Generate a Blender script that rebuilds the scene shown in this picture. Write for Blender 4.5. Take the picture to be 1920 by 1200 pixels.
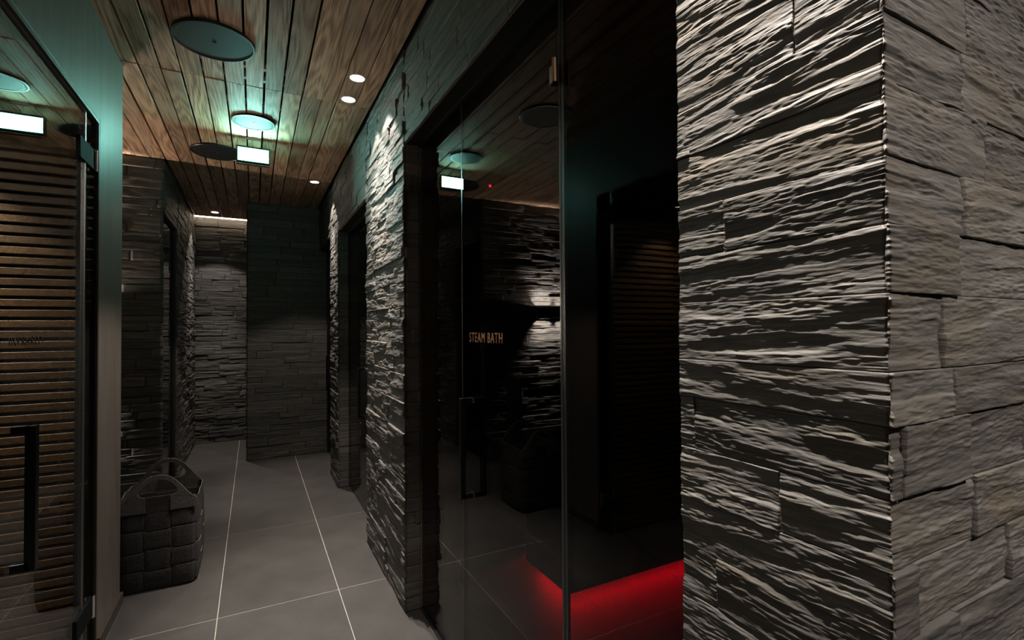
import bpy, bmesh, math, random
import numpy as np
from mathutils import Vector, Matrix

S = bpy.context.scene
COL = S.collection
for o in list(bpy.data.objects):
    bpy.data.objects.remove(o, do_unlink=True)
random.seed(7)

# ------------------------------------------------------------------ camera
CAMZ = 1.45
yaw, pit, rol = math.radians(27.67442684), math.radians(0.89926286), math.radians(-0.366616)
_r = Vector((math.cos(yaw), -math.sin(yaw), 0))
_f = Vector((math.sin(yaw) * math.cos(pit), math.cos(yaw) * math.cos(pit), math.sin(pit)))
_u = _r.cross(_f)
_r2 = math.cos(rol) * _r + math.sin(rol) * _u
_u2 = -math.sin(rol) * _r + math.cos(rol) * _u
cam = bpy.data.objects.new('camera', bpy.data.cameras.new('camera'))
COL.objects.link(cam)
cam.matrix_world = Matrix(((_r2.x, _u2.x, -_f.x, 0), (_r2.y, _u2.y, -_f.y, 0),
                           (_r2.z, _u2.z, -_f.z, CAMZ), (0, 0, 0, 1)))
cam.data.sensor_width = 36.0
cam.data.lens = 923.98 / 1920 * 36.0
cam.data.clip_start = 0.02
S.camera = cam

# ------------------------------------------------------------------ world, exposure
W = bpy.data.worlds.new('world'); S.world = W; W.use_nodes = True
W.node_tree.nodes['Background'].inputs[0].default_value = (0.012, 0.011, 0.010, 1)
W.node_tree.nodes['Background'].inputs[1].default_value = 0.0
S.view_settings.view_transform = 'Standard'
S.view_settings.look = 'None'
S.view_settings.exposure = 0.0
S.view_settings.gamma = 1.0
S.view_settings.use_curve_mapping = False

WARM = (1.0, 0.90, 0.80)
P_DOWN = 290.0        # corridor downlights
P_NEAR = 340.0        # added unseen downlight over the near pillar
P_SIDE = 185.0        # added unseen downlights behind the camera
P_SCONCE = 900.0
P_CABIN = 45.0
P_RIM = 23.0          # light spilling from the open tops of the wall lamps
P_UP = 35.0          # added uplighter behind the camera, fill for the ceiling
P_BACK = 150.0
E_SIGN = 135.0
E_COVE = 26.0
E_RED = 75.0
H = 2.866            # underside of the ceiling planks

# ------------------------------------------------------------------ materials
def newmat(name):
    m = bpy.data.materials.new(name); m.use_nodes = True
    nt = m.node_tree; nt.nodes.clear()
    out = nt.nodes.new('ShaderNodeOutputMaterial')
    return m, nt, out

def nd(nt, t, **kw):
    n = nt.nodes.new(t)
    for k, v in kw.items():
        if hasattr(n, k): setattr(n, k, v)
    return n

def principled(name, col, rough=0.5, metal=0.0, spec=0.5, noise=0.0, nscale=(20, 20, 20), bump=0.0, bdist=0.002, col2=None, coord='Object', detail=6):
    m, nt, out = newmat(name)
    p = nd(nt, 'ShaderNodeBsdfPrincipled')
    p.inputs['Base Color'].default_value = (*col, 1); p.inputs['Roughness'].default_value = rough
    p.inputs['Metallic'].default_value = metal; p.inputs['Specular IOR Level'].default_value = spec
    nt.links.new(p.outputs[0], out.inputs[0])
    tc = nd(nt, 'ShaderNodeTexCoord'); mp = nd(nt, 'ShaderNodeMapping'); mp.inputs['Scale'].default_value = nscale
    nz = nd(nt, 'ShaderNodeTexNoise'); nz.inputs['Scale'].default_value = 1.0; nz.inputs['Detail'].default_value = detail
    nt.links.new(tc.outputs[coord], mp.inputs[0]); nt.links.new(mp.outputs[0], nz.inputs['Vector'])
    if col2 is None: col2 = tuple(c * (1 - noise) for c in col)
    rp = nd(nt, 'ShaderNodeValToRGB')
    rp.color_ramp.elements[0].position = 0.3; rp.color_ramp.elements[0].color = (*col2, 1)
    rp.color_ramp.elements[1].position = 0.7; rp.color_ramp.elements[1].color = (*col, 1)
    nt.links.new(nz.outputs['Fac'], rp.inputs[0]); nt.links.new(rp.outputs[0], p.inputs['Base Color'])
    if bump:
        b = nd(nt, 'ShaderNodeBump'); b.inputs['Strength'].default_value = bump; b.inputs['Distance'].default_value = bdist
        nt.links.new(nz.outputs['Fac'], b.inputs['Height']); nt.links.new(b.outputs[0], p.inputs['Normal'])
    return m

def emit(name, col, s):
    m, nt, out = newmat(name)
    e = nd(nt, 'ShaderNodeEmission'); e.inputs[0].default_value = (*col, 1); e.inputs[1].default_value = s
    nt.links.new(e.outputs[0], out.inputs[0]); return m

def glass(name, tint, refl=1.0):
    """flat pane: tinted straight-through light plus Schlick reflection"""
    m, nt, out = newmat(name)
    tr = nd(nt, 'ShaderNodeBsdfTransparent'); tr.inputs[0].default_value = (*tint, 1)
    gl = nd(nt, 'ShaderNodeBsdfGlossy'); gl.inputs['Roughness'].default_value = 0.0
    g = nd(nt, 'ShaderNodeNewGeometry')
    dp = nd(nt, 'ShaderNodeVectorMath', operation='DOT_PRODUCT')
    nt.links.new(g.outputs['Incoming'], dp.inputs[0]); nt.links.new(g.outputs['Normal'], dp.inputs[1])
    ab = nd(nt, 'ShaderNodeMath', operation='ABSOLUTE'); nt.links.new(dp.outputs['Value'], ab.inputs[0])
    su = nd(nt, 'ShaderNodeMath', operation='SUBTRACT'); su.inputs[0].default_value = 1.0; nt.links.new(ab.outputs[0], su.inputs[1])
    pw = nd(nt, 'ShaderNodeMath', operation='POWER'); pw.inputs[1].default_value = 5.0; nt.links.new(su.outputs[0], pw.inputs[0])
    ma = nd(nt, 'ShaderNodeMath', operation='MULTIPLY_ADD'); ma.inputs[1].default_value = 0.96 * refl; ma.inputs[2].default_value = 0.04 * refl
    nt.links.new(pw.outputs[0], ma.inputs[0])
    mx = nd(nt, 'ShaderNodeMixShader')
    nt.links.new(ma.outputs[0], mx.inputs[0]); nt.links.new(tr.outputs[0], mx.inputs[1]); nt.links.new(gl.outputs[0], mx.inputs[2])
    nt.links.new(mx.outputs[0], out.inputs[0]); return m

def stone_mat(name, c1, c2, c3):
    m, nt, out = newmat(name)
    p = nd(nt, 'ShaderNodeBsdfPrincipled'); p.inputs['Roughness'].default_value = 0.62; p.inputs['Specular IOR Level'].default_value = 0.35
    nt.links.new(p.outputs[0], out.inputs[0])
    uv = nd(nt, 'ShaderNodeUVMap')
    mp = nd(nt, 'ShaderNodeMapping'); mp.inputs['Scale'].default_value = (9, 60, 1)
    nt.links.new(uv.outputs[0], mp.inputs[0])
    n1 = nd(nt, 'ShaderNodeTexNoise'); n1.inputs['Scale'].default_value = 1; n1.inputs['Detail'].default_value = 8; n1.inputs['Roughness'].default_value = 0.65
    nt.links.new(mp.outputs[0], n1.inputs['Vector'])
    r1 = nd(nt, 'ShaderNodeValToRGB'); e = r1.color_ramp.elements
    e[0].position = 0.32; e[0].color = (*c1, 1); e[1].position = 0.68; e[1].color = (*c2, 1)
    nt.links.new(n1.outputs['Fac'], r1.inputs[0])
    mp2 = nd(nt, 'ShaderNodeMapping'); mp2.inputs['Scale'].default_value = (4, 9, 1); mp2.inputs['Location'].default_value = (3.1, 7.7, 0)
    nt.links.new(uv.outputs[0], mp2.inputs[0])
    n2 = nd(nt, 'ShaderNodeTexNoise'); n2.inputs['Scale'].default_value = 1; n2.inputs['Detail'].default_value = 5
    nt.links.new(mp2.outputs[0], n2.inputs['Vector'])
    r2 = nd(nt, 'ShaderNodeValToRGB'); r2.color_ramp.elements[0].position = 0.5; r2.color_ramp.elements[1].position = 0.72
    nt.links.new(n2.outputs['Fac'], r2.inputs[0])
    mx = nd(nt, 'ShaderNodeMix', data_type='RGBA'); mx.inputs['B'].default_value = (*c3, 1)
    oi = nd(nt, 'ShaderNodeObjectInfo')
    mr = nd(nt, 'ShaderNodeMapRange'); mr.inputs['To Min'].default_value = 0.75; mr.inputs['To Max'].default_value = 1.25
    nt.links.new(oi.outputs['Random'], mr.inputs['Value'])
    nt.links.new(r2.outputs[0], mx.inputs['Factor']); nt.links.new(r1.outputs[0], mx.inputs['A'])
    vm = nd(nt, 'ShaderNodeVectorMath', operation='SCALE')
    nt.links.new(mx.outputs['Result'], vm.inputs[0]); nt.links.new(mr.outputs[0], vm.inputs['Scale'])
    nt.links.new(vm.outputs[0], p.inputs['Base Color'])
    mp3 = nd(nt, 'ShaderNodeMapping'); mp3.inputs['Scale'].default_value = (60, 260, 1)
    nt.links.new(uv.outputs[0], mp3.inputs[0])
    n3 = nd(nt, 'ShaderNodeTexNoise'); n3.inputs['Scale'].default_value = 1; n3.inputs['Detail'].default_value = 6
    nt.links.new(mp3.outputs[0], n3.inputs['Vector'])
    b = nd(nt, 'ShaderNodeBump'); b.inputs['Strength'].default_value = 0.5; b.inputs['Distance'].default_value = 0.002
    nt.links.new(n3.outputs['Fac'], b.inputs['Height']); nt.links.new(b.outputs[0], p.inputs['Normal'])
    return m

def wood_mat(name, c1, c2, c3, rough=0.6):
    m, nt, out = newmat(name)
    p = nd(nt, 'ShaderNodeBsdfPrincipled'); p.inputs['Roughness'].default_value = rough; p.inputs['Specular IOR Level'].default_value = 0.35
    nt.links.new(p.outputs[0], out.inputs[0])
    tc = nd(nt, 'ShaderNodeTexCoord'); oi = nd(nt, 'ShaderNodeObjectInfo')
    ml = nd(nt, 'ShaderNodeVectorMath', operation='SCALE'); ml.inputs[0].default_value = (13.0, 37.0, 5.0)
    nt.links.new(oi.outputs['Random'], ml.inputs['Scale'])
    ad = nd(nt, 'ShaderNodeVectorMath', operation='ADD')
    nt.links.new(tc.outputs['Object'], ad.inputs[0]); nt.links.new(ml.outputs[0], ad.inputs[1])
    # warp for cathedral grain
    mpw = nd(nt, 'ShaderNodeMapping'); mpw.inputs['Scale'].default_value = (8, 0.75, 8)
    nt.links.new(ad.outputs[0], mpw.inputs[0])
    nw = nd(nt, 'ShaderNodeTexNoise'); nw.inputs['Scale'].default_value = 1; nw.inputs['Detail'].default_value = 1.2
    nt.links.new(mpw.outputs[0], nw.inputs['Vector'])
    k = nd(nt, 'ShaderNodeMath', operation='MULTIPLY'); k.inputs[1].default_value = 30.0; nt.links.new(nw.outputs['Fac'], k.inputs[0])
    sn = nd(nt, 'ShaderNodeMath', operation='SINE')
    sc = nd(nt, 'ShaderNodeMath', operation='MULTIPLY'); sc.inputs[1].default_value = 2.4; nt.links.new(k.outputs[0], sc.inputs[0])
    nt.links.new(sc.outputs[0], sn.inputs[0])
    mpf = nd(nt, 'ShaderNodeMapping'); mpf.inputs['Scale'].default_value = (230, 4.5, 230)
    nt.links.new(ad.outputs[0], mpf.inputs[0])
    nf = nd(nt, 'ShaderNodeTexNoise'); nf.inputs['Scale'].default_value = 1; nf.inputs['Detail'].default_value = 5
    nt.links.new(mpf.outputs[0], nf.inputs['Vector'])
    mm = nd(nt, 'ShaderNodeMath', operation='MULTIPLY_ADD'); mm.inputs[1].default_value = 0.10
    nt.links.new(sn.outputs[0], mm.inputs[0]); nt.links.new(nf.outputs['Fac'], mm.inputs[2])
    r = nd(nt, 'ShaderNodeValToRGB'); e = r.color_ramp.elements
    e[0].position = 0.33; e[0].color = (*c1, 1); e[1].position = 0.66; e[1].color = (*c2, 1)
    nt.links.new(mm.outputs[0], r.inputs[0])
    mpg = nd(nt, 'ShaderNodeMapping'); mpg.inputs['Scale'].default_value = (9, 3, 9)
    nt.links.new(ad.outputs[0], mpg.inputs[0])
    ng = nd(nt, 'ShaderNodeTexNoise'); ng.inputs['Scale'].default_value = 1; ng.inputs['Detail'].default_value = 4
    nt.links.new(mpg.outputs[0], ng.inputs['Vector'])
    rg = nd(nt, 'ShaderNodeValToRGB'); rg.color_ramp.elements[0].position = 0.5; rg.color_ramp.elements[1].position = 0.75
    nt.links.new(ng.outputs['Fac'], rg.inputs[0])
    mx = nd(nt, 'ShaderNodeMix', data_type='RGBA'); mx.inputs['B'].default_value = (*c3, 1)
    nt.links.new(rg.outputs[0], mx.inputs['Factor']); nt.links.new(r.outputs[0], mx.inputs['A'])
    mr = nd(nt, 'ShaderNodeMapRange'); mr.inputs['To Min'].default_value = 0.65; mr.inputs['To Max'].default_value = 1.2
    nt.links.new(oi.outputs['Random'], mr.inputs['Value'])
    vm = nd(nt, 'ShaderNodeVectorMath', operation='SCALE')
    nt.links.new(mx.outputs['Result'], vm.inputs[0]); nt.links.new(mr.outputs[0], vm.inputs['Scale'])
    nt.links.new(vm.outputs[0], p.inputs['Base Color'])
    b = nd(nt, 'ShaderNodeBump'); b.inputs['Strength'].default_value = 0.6; b.inputs['Distance'].default_value = 0.002
    nt.links.new(mm.outputs[0], b.inputs['Height']); nt.links.new(b.outputs[0], p.inputs['Normal'])
    return m

def tile_mat(name):
    m, nt, out = newmat(name)
    p = nd(nt, 'ShaderNodeBsdfPrincipled'); p.inputs['Roughness'].default_value = 0.5; p.inputs['Specular IOR Level'].default_value = 0.4
    nt.links.new(p.outputs[0], out.inputs[0])
    tc = nd(nt, 'ShaderNodeTexCoord')
    n1 = nd(nt, 'ShaderNodeTexNoise'); n1.inputs['Scale'].default_value = 260; n1.inputs['Detail'].default_value = 2
    n2 = nd(nt, 'ShaderNodeTexNoise'); n2.inputs['Scale'].default_value = 5; n2.inputs['Detail'].default_value = 5
    nt.links.new(tc.outputs['Object'], n1.inputs['Vector']); nt.links.new(tc.outputs['Object'], n2.inputs['Vector'])
    r = nd(nt, 'ShaderNodeValToRGB'); e = r.color_ramp.elements
    e[0].position = 0.35; e[0].color = (0.031, 0.028, 0.026, 1); e[1].position = 0.62; e[1].color = (0.047, 0.043, 0.040, 1)
    x = r.color_ramp.elements.new(0.74); x.color = (0.13, 0.122, 0.112, 1)
    nt.links.new(n1.outputs['Fac'], r.inputs[0])
    mr = nd(nt, 'ShaderNodeMapRange'); mr.inputs['From Min'].default_value = 0.3; mr.inputs['From Max'].default_value = 0.7
    mr.inputs['To Min'].default_value = 0.8; mr.inputs['To Max'].default_value = 1.15
    nt.links.new(n2.outputs['Fac'], mr.inputs['Value'])
    vm = nd(nt, 'ShaderNodeVectorMath', operation='SCALE'); nt.links.new(r.outputs[0], vm.inputs[0]); nt.links.new(mr.outputs[0], vm.inputs['Scale'])
    nt.links.new(vm.outputs[0], p.inputs['Base Color'])
    b = nd(nt, 'ShaderNodeBump'); b.inputs['Strength'].default_value = 0.15; b.inputs['Distance'].default_value = 0.001
    nt.links.new(n1.outputs['Fac'], b.inputs['Height']); nt.links.new(b.outputs[0], p.inputs['Normal'])
    return m

def grille_mat(name):
    m, nt, out = newmat(name)
    p = nd(nt, 'ShaderNodeBsdfPrincipled'); p.inputs['Roughness'].default_value = 0.6; p.inputs['Specular IOR Level'].default_value = 0.2
    nt.links.new(p.outputs[0], out.inputs[0])
    tc = nd(nt, 'ShaderNodeTexCoord')
    v = nd(nt, 'ShaderNodeTexVoronoi'); v.inputs['Scale'].default_value = 300; v.inputs['Randomness'].default_value = 0.0
    nt.links.new(tc.outputs['Object'], v.inputs['Vector'])
    r = nd(nt, 'ShaderNodeValToRGB'); e = r.color_ramp.elements
    e[0].position = 0.3; e[0].color = (0.004, 0.004, 0.004, 1); e[1].position = 0.42; e[1].color = (0.016, 0.016, 0.017, 1)
    nt.links.new(v.outputs['Distance'], r.inputs[0]); nt.links.new(r.outputs[0], p.inputs['Base Color'])
    return m

M = {}
M['stone'] = stone_mat('slate', (0.050, 0.048, 0.046), (0.105, 0.100, 0.094), (0.085, 0.072, 0.058))
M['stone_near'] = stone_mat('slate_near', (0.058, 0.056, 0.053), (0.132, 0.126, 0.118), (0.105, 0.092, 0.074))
M['mortar'] = principled('mortar', (0.03, 0.028, 0.026), 0.9)
M['edge'] = principled('lit_joint_filler', (0.30, 0.22, 0.17), 0.8, noise=0.4, nscale=(60, 60, 25))  # joint filler; light on the joint sides is put into its pale colour
M['wood'] = wood_mat('ceiling_wood', (0.20, 0.112, 0.065), (0.60, 0.385, 0.245), (0.50, 0.37, 0.265))
M['slat'] = wood_mat('slat_wood', (0.058, 0.029, 0.009), (0.130, 0.070, 0.022), (0.10, 0.055, 0.02), 0.5)
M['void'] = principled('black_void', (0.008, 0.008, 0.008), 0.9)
M['black'] = principled('black_metal', (0.010, 0.010, 0.011), 0.35, metal=0.0, spec=0.5)
M['blackm'] = principled('satin_black_metal', (0.05, 0.05, 0.052), 0.3, metal=1.0)
M['bronze'] = principled('dark_bronze', (0.055, 0.040, 0.032), 0.5, noise=0.3, nscale=(40, 40, 2))
M['hinge'] = principled('matt_black_hinge', (0.008, 0.009, 0.010), 0.75, spec=0.1)
M['chrome'] = principled('chrome', (0.75, 0.74, 0.72), 0.12, metal=1.0)
M['alu'] = principled('brushed_aluminium', (0.55, 0.54, 0.52), 0.35, metal=1.0)
M['edgeglass'] = principled('polished_glass_edge', (0.07, 0.08, 0.078), 0.25, metal=0.5)
M['plaster'] = principled('patinated_plaster', (0.145, 0.117, 0.100), 0.5, noise=0.28, nscale=(22, 22, 2.2), bump=0.15, bdist=0.002)
M['tile'] = tile_mat('porcelain')
M['grout'] = principled('grout', (0.37, 0.34, 0.31), 0.8)
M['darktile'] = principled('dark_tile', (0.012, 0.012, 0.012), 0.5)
M['grille'] = grille_mat('speaker_grille')
M['felt'] = principled('grey_felt', (0.042, 0.040, 0.039), 0.95, noise=0.45, nscale=(120, 120, 120), bump=0.5, bdist=0.002, spec=0.15)
M['felt_pale'] = principled('pale_grey_felt', (0.085, 0.080, 0.077), 0.95, noise=0.4, nscale=(120, 120, 120), bump=0.5, bdist=0.002, spec=0.1)  # paler felt tone for the handles
M['feltedge'] = principled('cut_felt_edge', (0.15, 0.14, 0.13), 0.95, noise=0.4, nscale=(150, 150, 150), bump=0.5, bdist=0.002, spec=0.1)
M['leather'] = principled('tan_leather_lining', (0.20, 0.10, 0.05), 0.6, noise=0.3)
M['copper'] = principled('copper_lettering', (0.55, 0.26, 0.12), 0.5)
M['darkletter'] = principled('dark_lettering', (0.03, 0.020, 0.014), 0.5)
M['glass'] = glass('grey_glass', (0.55, 0.56, 0.56), 1.0)
M['glass_clear'] = glass('clear_glass', (0.86, 0.87, 0.86), 1.0)
M['sign'] = emit('sign_light', (0.36, 1.0, 0.86), E_SIGN)
M['sign_rim'] = emit('sign_green_border', (0.02, 0.55, 0.38), 1.0)
M['sign_back'] = emit('sign_light_back', (0.27, 1.0, 0.86), E_SIGN * 0.12)
M['lens'] = emit('downlight_lens', WARM, 14.0)
M['lens_dim'] = emit('downlight_lens_off_axis', WARM, 5.0)
M['cove'] = emit('cove_led', (1.0, 0.80, 0.58), E_COVE)
M['red'] = emit('red_led', (1.0, 0.0, 0.012), E_RED)
M['reddot'] = emit('red_pilot', (1.0, 0.01, 0.02), 6.0)
M['white'] = principled('white_enamel', (0.7, 0.7, 0.7), 0.4)

# ------------------------------------------------------------------ object helpers
def put(name, mesh, parent=None, loc=None):
    o = bpy.data.objects.new(name, mesh); COL.objects.link(o)
    if loc is not None: o.location = loc
    if parent is not None: o.parent = parent
    return o

def tag(o, label=None, cat=None, group=None, kind=None):
    if label: o['label'] = label
    if cat: o['category'] = cat
    if group: o['group'] = group
    if kind: o['kind'] = kind
    return o

def empty(name, loc):
    o = bpy.data.objects.new(name, None); COL.objects.link(o); o.location = loc
    o.empty_display_size = 0.1
    return o

def struct_empty(name, loc, label, cat):
    return tag(empty(name, loc), label, cat, kind='structure')

class MB:
    """mesh builder working in world coordinates"""
    def __init__(s): s.v = []; s.f = []
    def box(s, a, b):
        x0, y0, z0 = (min(a[i], b[i]) for i in range(3)); x1, y1, z1 = (max(a[i], b[i]) for i in range(3))
        n = len(s.v)
        s.v += [(x0, y0, z0), (x1, y0, z0), (x1, y1, z0), (x0, y1, z0), (x0, y0, z1), (x1, y0, z1), (x1, y1, z1), (x0, y1, z1)]
        s.f += [tuple(n + i for i in q) for q in ((0, 3, 2, 1), (4, 5, 6, 7), (0, 1, 5, 4), (1, 2, 6, 5), (2, 3, 7, 6), (3, 0, 4, 7))]
        return s
    def lathe(s, prof, c, seg=40, axis=2):
        """prof: list of (r, h); revolve around an axis through c"""
        n = len(s.v); P = len(prof)
        for k in range(seg):
            a = 2 * math.pi * k / seg
            for r, h in prof:
                p = [r * math.cos(a), r * math.sin(a), h]
                if axis == 0: p = [h, p[0], p[1]]
                elif axis == 1: p = [p[0], h, p[1]]
                s.v.append((c[0] + p[0], c[1] + p[1], c[2] + p[2]))
        for k in range(seg):
            for i in range(P - 1):
                a0 = n + k * P + i; b0 = n + ((k + 1) % seg) * P + i
                s.f.append((a0, b0, b0 + 1, a0 + 1))
        return s
    def sweep(s, pts, hw, hd, up, close=False, taper=None):
        """rectangular strap along pts; hw half width along local side, hd half thickness along 'up'"""
        n = len(s.v); N = len(pts); P = [Vector(p) for p in pts]
        for i in range(N):
            t = (P[min(i + 1, N - 1)] - P[max(i - 1, 0)]).normalized()
            u = Vector(up); sd = t.cross(u).normalized(); u2 = sd.cross(t).normalized()
            w = hw * (taper[i] if taper else 1)
            for a, b in ((-1, -1), (1, -1), (1, 1), (-1, 1)):
                s.v.append(tuple(P[i] + sd * (a * w) + u2 * (b * hd)))
        for i in range(N - 1):
            for j in range(4):
                s.f.append((n + i * 4 + j, n + i * 4 + (j + 1) % 4, n + (i + 1) * 4 + (j + 1) % 4, n + (i + 1) * 4 + j))
        s.f.append((n + 3, n + 2, n + 1, n)); e = n + (N - 1) * 4; s.f.append((e, e + 1, e + 2, e + 3))
        return s
    def build(s, name, mat, parent=None, smooth=False, bevel=0.0, mats=None):
        L = Vector(parent_world(parent)) if parent is not None else Vector((0, 0, 0))
        me = bpy.data.meshes.new(name)
        me.from_pydata([tuple(Vector(p) - L) for p in s.v], [], s.f)
        if bevel:
            bm = bmesh.new(); bm.from_mesh(me)
            bmesh.ops.recalc_face_normals(bm, faces=bm.faces)
            bmesh.ops.bevel(bm, geom=list(bm.edges), offset=bevel, segments=2, affect='EDGES', profile=0.5)
            bm.to_mesh(me); bm.free()
        else:
            bm = bmesh.new(); bm.from_mesh(me); bmesh.ops.recalc_face_normals(bm, faces=bm.faces); bm.to_mesh(me); bm.free()
        me.materials.append(mat)
        if smooth: me.shade_smooth()
        return put(name, me, parent)

def parent_world(p):
    l = Vector((0, 0, 0))
    while p is not None:
        l += p.location; p = p.parent
    return l

def box(name, a, b, mat, parent=None, bevel=0.0):
    return MB().box(a, b).build(name, mat, parent, bevel=bevel)

def sbox(name, a, b, mat, label, cat):
    return tag(box(name, a, b, mat), label, cat, kind='structure')

# ------------------------------------------------------------------ lights
def spot(name, loc, power, ang, blend=0.25, col=WARM, rad=0.012, target=None):
    l = bpy.data.lights.new(name, 'SPOT'); l.energy = power; l.spot_size = math.radians(ang); l.spot_blend = blend
    l.color = col; l.shadow_soft_size = rad
    o = bpy.data.objects.new(name, l); COL.objects.link(o); o.location = loc
    if target is not None:
        o.rotation_euler = (Vector(target) - Vector(loc)).to_track_quat('-Z', 'Y').to_euler()
    return o

# ------------------------------------------------------------------ stone cladding
def _hash(ix, iy, seed):
    h = (ix.astype(np.int64) * 374761393 + iy.astype(np.int64) * 668265263 + seed * 2246822519) & 0xFFFFFFFF
    h = ((h ^ (h >> 13)) * 1274126177) & 0xFFFFFFFF
    h = h ^ (h >> 16)
    return (h & 0xFFFFFF) / float(0xFFFFFF)

def vnoise(x, y, seed):
    ix = np.floor(x); iy = np.floor(y); fx = x - ix; fy = y - iy
    fx = fx * fx * (3 - 2 * fx); fy = fy * fy * (3 - 2 * fy)
    a = _hash(ix, iy, seed); b = _hash(ix + 1, iy, seed); c = _hash(ix, iy + 1, seed); d = _hash(ix + 1, iy + 1, seed)
    return a + (b - a) * fx + (c - a) * fy + (a - b - c + d) * fx * fy

def relief(u, v, seed, tilt, amp, fs=1.0):
    """cleft slate: long thin terraces along the grain; fs scales the grain height"""
    v = v + u * tilt + 0.006 * (vnoise(u / 0.11, v / 0.06, seed + 5) - 0.5) + 0.0022 * (vnoise(u / 0.022, v / 0.012, seed + 6) - 0.5)
    und = vnoise(u / 0.20, v / 0.035, seed + 7)
    big = vnoise(u / 0.13, v / (0.014 * fs), seed + 1)
    mid = vnoise(u / 0.050, v / (0.0062 * fs), seed + 2)
    t = (0.60 * big + 0.40 * mid) * 6.0
    fl = np.floor(t); fr = t - fl
    ter = (fl + np.clip((fr - 0.55) / 0.45, 0, 1)) / 6.0
    fine = vnoise(u / 0.024, v / (0.0036 * fs), seed + 3)
    chip = vnoise(u / 0.009, v / 0.0032, seed + 4)
    hair = vnoise(u / 0.016, v / (0.0021 * fs), seed + 8)
    rough = 0.25 + 1.5 * np.clip(vnoise(u / 0.10, v / 0.030, seed + 9) - 0.15, 0, 1)
    shelf = np.clip((vnoise(u / 0.22, v / 0.026, seed + 10) - 0.45) / 0.10, 0, 1)
    return amp * (0.42 * und + 0.62 * ter + 0.38 * shelf + rough * (0.26 * fine + 0.13 * chip + 0.15 * hair))

def grid_mesh(name, Pm, UV, back, mat):
    """front grid plus skirts running back to 'back'; Pm (nv,nu,3)"""
    nv, nu, _ = Pm.shape
    front = Pm.reshape(-1, 3)
    ring = [(0, j) for j in range(nu)] + [(i, nu - 1) for i in range(1, nv)] + [(nv - 1, j) for j in range(nu - 2, -1, -1)] + [(i, 0) for i in range(nv - 2, 0, -1)]
    ri = np.array([i * nu + j for i, j in ring]); nr = len(ri)
    bk = back.reshape(-1, 3)[ri]
    verts = np.concatenate([front, bk]).astype(np.float32)
    idx = np.arange(nv * nu).reshape(nv, nu)
    q = np.stack([idx[:-1, :-1], idx[:-1, 1:], idx[1:, 1:], idx[1:, :-1]], -1).reshape(-1, 4)
    k = np.arange(nr); k2 = (k + 1) % nr; nb = nv * nu
    q2 = np.stack([ri[k2], ri[k], nb + k, nb + k2], -1)
    quads = np.concatenate([q, q2]).astype(np.int32)
    me = bpy.data.meshes.new(name)
    me.vertices.add(len(verts)); me.vertices.foreach_set('co', verts.ravel())
    me.loops.add(quads.size); me.loops.foreach_set('vertex_index', quads.ravel())
    me.polygons.add(len(quads)); me.polygons.foreach_set('loop_start', np.arange(0, quads.size, 4, dtype=np.int32))
    uvl = me.uv_layers.new(name='UVMap')
    alluv = np.concatenate([UV.reshape(-1, 2), UV.reshape(-1, 2)[ri]]).astype(np.float32)
    uvl.data.foreach_set('uv', alluv[quads.ravel()].ravel())
    me.materials.append(mat); me.update(calc_edges=True)
    return me

_rc = random.Random(11)
COURSES = [0.0]
while COURSES[-1] < 2.95:
    COURSES.append(COURSES[-1] + _rc.uniform(0.056, 0.086))

STONE_COUNT = 0
def clad(parent, O, U, N, u0, u1, z0, z1, seed, res, length, amp, mat, mitre=None, proud=0.010, flip=False, courses=None, fs=1.0, gap=0.0008):
    """split-face ledger stones, one object each, over the rectangle u0..u1 x z0..z1 of a wall plane"""
    global STONE_COUNT
    O = np.array(O, float); U = np.array(U, float); N = np.array(N, float); Z = np.array((0, 0, 1.0))
    L = np.array(parent_world(parent)); rnd = random.Random(seed)
    cs = courses or COURSES
    for ci in range(len(cs) - 1):
        ca, cb = cs[ci], cs[ci + 1]
        # joints decided over the whole wall length so that zones stay continuous
        js = [u0 - rnd.uniform(0.02, length * 0.8)]
        while js[-1] < u1: js.append(js[-1] + length * rnd.uniform(0.55, 1.45))
        za, zb = max(ca, z0), min(cb, z1)
        for k in range(len(js) - 1):
            pr = rnd.random(); tilt = rnd.uniform(-0.05, 0.05); sd = rnd.randrange(1 << 20)
            ua, ub = max(js[k], u0), min(js[k + 1], u1)
            if zb - za < 0.008 or ub - ua < 0.012: continue
            if ub + 0.03 > u1 - 1e-9 and ub < u1: ub = u1
            g = gap
            gu0 = 0 if (ua <= u0) else g; gu1 = 0 if (ub >= u1) else g
            nu = max(2, int(math.ceil((ub - ua) / res[0])) + 1); nv = max(3, int(math.ceil((zb - za) / res[1])) + 1)
            uu = np.linspace(ua + gu0, ub - gu1, nu); vv = np.linspace(za + g * 0.5, zb - g * 0.5, nv)
            UU, VV = np.meshgrid(uu, vv)
            h = relief(UU + sd * 0.0137, VV, sd, tilt, amp, fs) + proud * pr
            # chipped arrises
            ev = np.minimum(VV - za, zb - VV)
            h = h - 0.12 * amp * np.clip(1 - ev / 0.002, 0, 1)
            h = np.maximum(h, 0.001)
            shift = np.zeros_like(UU)
            if mitre in ('u0', 'both') and ua <= u0: shift -= h * np.clip(1 - (UU - u0) / 0.012, 0, 1)
            if mitre in ('u1', 'both') and ub >= u1: shift += h * np.clip(1 - (u1 - UU) / 0.012, 0, 1)
            P = O + U * (UU + shift)[..., None] + Z * VV[..., None] + N * h[..., None] - L
            B = O + U * UU[..., None] + Z * VV[..., None] - L - N * 0.0005
            uvs = np.stack([UU + (sd % 97) * 0.31, VV + (sd % 13) * 0.07], -1)
            if flip:
                P = P[:, ::-1]; B = B[:, ::-1]; uvs = uvs[:, ::-1]
            put('stone', grid_mesh('stone', P, uvs, B, mat), parent); STONE_COUNT += 1

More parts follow.
